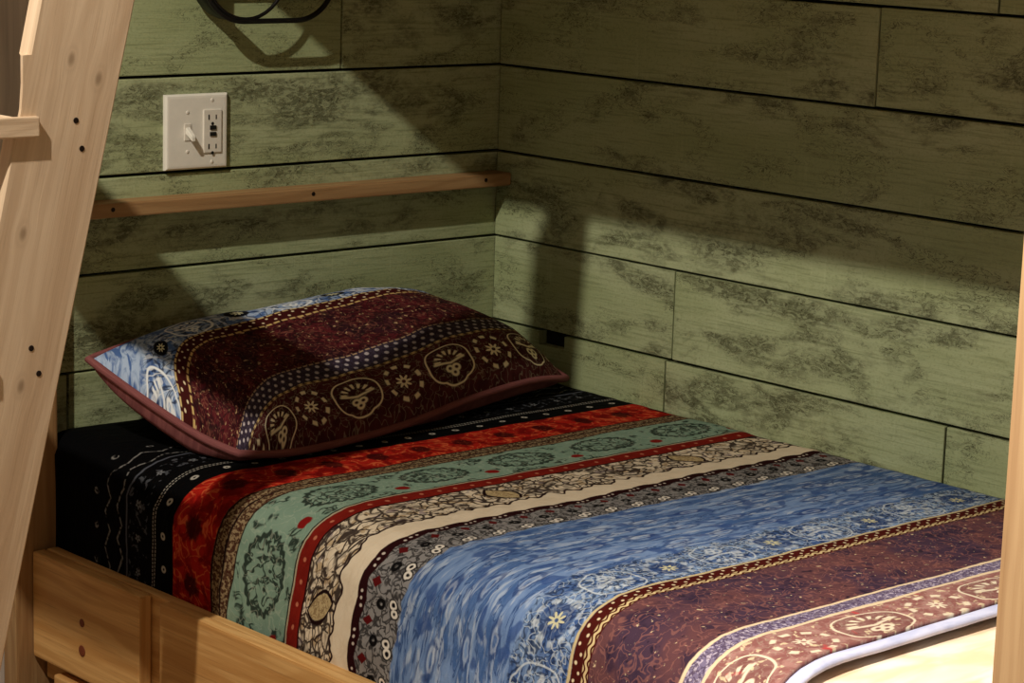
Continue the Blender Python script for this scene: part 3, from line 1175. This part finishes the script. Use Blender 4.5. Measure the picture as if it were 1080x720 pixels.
def side_rail(y0, sgn):
    zt, zb = 1.70, 0.0
    zs = [zb, 0.20, 0.45, 0.70, 0.95, 1.134, 1.135, 1.165, 1.195, 1.228, 1.2287, 1.45, zt]
    q = MB()
    rings = []
    for z in zs:
        l, r = lx(z), rx(z)
        lb = l
        if 1.1345 < z < 1.2283:                  # flat, undercut shoulder above the step
            l = min(l, -1.2572)
            lb = l + 0.018
        ring = [(l + 0.002, y0, z), (r - 0.003, y0, z), (r, y0 + sgn * 0.003, z), (r, y0 + sgn * TH, z),
                (lb, y0 + sgn * TH, z), (l, y0 + sgn * 0.002, z)]
        rings.append([len(q.v) + k for k in range(6)])
        q.v.extend(ring)

    def uv_of(i):
        p = Vector(q.v[i])
        return (p.dot(DIR) + 4.5, p.x * PER.x + p.z * PER.z + p.y + 4.05)

    for a, b2 in zip(rings[:-1], rings[1:]):
        for k in range(6):
            k2 = (k + 1) % 6
            idx = [a[k], a[k2], b2[k2], b2[k]]
            if sgn < 0:
                idx = idx[::-1]
            q.face(idx, [uv_of(i) for i in idx], 0.3)
    q.face(rings[0][::-1], [uv_of(i) for i in rings[0][::-1]], 0.3)
    q.face(rings[-1], [uv_of(i) for i in rings[-1]], 0.3)
    return q.build('side_rail', PINE_LADDER, ladder)


rail_a = side_rail(YF, 1)
rail_b = side_rail(YF + 0.43, 1)
for (hx, hz) in ((-1.184, 1.149), (-1.176, 1.115), (-1.247, 0.879), (-1.237, 0.847)):
    q = MB()
    disc_mb(q, (hx, YF - 0.0001, hz), (0, -1, 0), 0.0036, 0.0006)
    q.build('screw', SCREW, rail_a)
for k, zs in enumerate((0.325, 0.602, 0.879, 1.157, 1.434)):
    xr = -1.238 + (zs - 1.157) * 0.2375
    q = MB()
    q.box((xr - 0.155, YF - 0.009, zs - 0.0245), (xr, YF + 0.0, zs), 0, 0.002, 0.3)
    q.box((xr - 0.155, YF + 0.0002, zs - 0.0245), (lx(zs - 0.012) - 0.004, YF + 0.46, zs), 1, 0.002, 0.3)
    q.build('step', PINE_LADDER, ladder)

# ------------------------------------------------------------------ camera
cam = bpy.data.cameras.new('camera')
cam.sensor_fit = 'HORIZONTAL'
cam.sensor_width = 36.0
cam.lens = 84.52484
cam.clip_start = 0.05
co = bpy.data.objects.new('camera', cam)
COL.objects.link(co)
M = Matrix(((0.7465754, 0.1039015, -0.6571374, -2.707), (-0.6646004, 0.1617806, -0.7294747, -3.0594),
            (0.0305186, 0.9813417, 0.1898344, 1.4506), (0, 0, 0, 1)))
co.matrix_world = M
bpy.context.scene.camera = co

# ------------------------------------------------------------------ light


def point(name, loc, energy, color, radius):
    l = bpy.data.lights.new(name, 'POINT')
    l.energy = energy
    l.color = color
    l.shadow_soft_size = radius
    o = bpy.data.objects.new(name, l)
    COL.objects.link(o)
    o.location = loc
    return o


def spot(name, loc, target, energy, color, radius, size, blend):
    l = bpy.data.lights.new(name, 'SPOT')
    l.energy = energy
    l.color = color
    l.shadow_soft_size = radius
    l.spot_size = math.radians(size)
    l.spot_blend = blend
    o = bpy.data.objects.new(name, l)
    COL.objects.link(o)
    o.location = loc
    o.rotation_euler = (Vector(target) - Vector(loc)).to_track_quat('-Z', 'Y').to_euler()
    return o


point('ceiling_lamp', (-2.2, -0.98, 2.50), 150, (1.0, 0.90, 0.74), 0.018)
spot('ceiling_downlight', (-1.68, -1.75, 2.4), (-0.72, -1.62, 0.6), 270, (1.0, 0.91, 0.80), 0.06, 46, 1.0)

sc = bpy.context.scene
w = bpy.data.worlds.new('world')
sc.world = w
w.use_nodes = True
w.node_tree.nodes['Background'].inputs[0].default_value = (1.0, 0.84, 0.55, 1.0)
w.node_tree.nodes['Background'].inputs[1].default_value = 0.12
sc.view_settings.view_transform = 'Standard'
sc.view_settings.look = 'None'
sc.view_settings.exposure = 0.0
sc.view_settings.gamma = 1.0
sc.view_settings.use_curve_mapping = False
sc.cycles.use_denoising = True
sc.cycles.max_bounces = 6
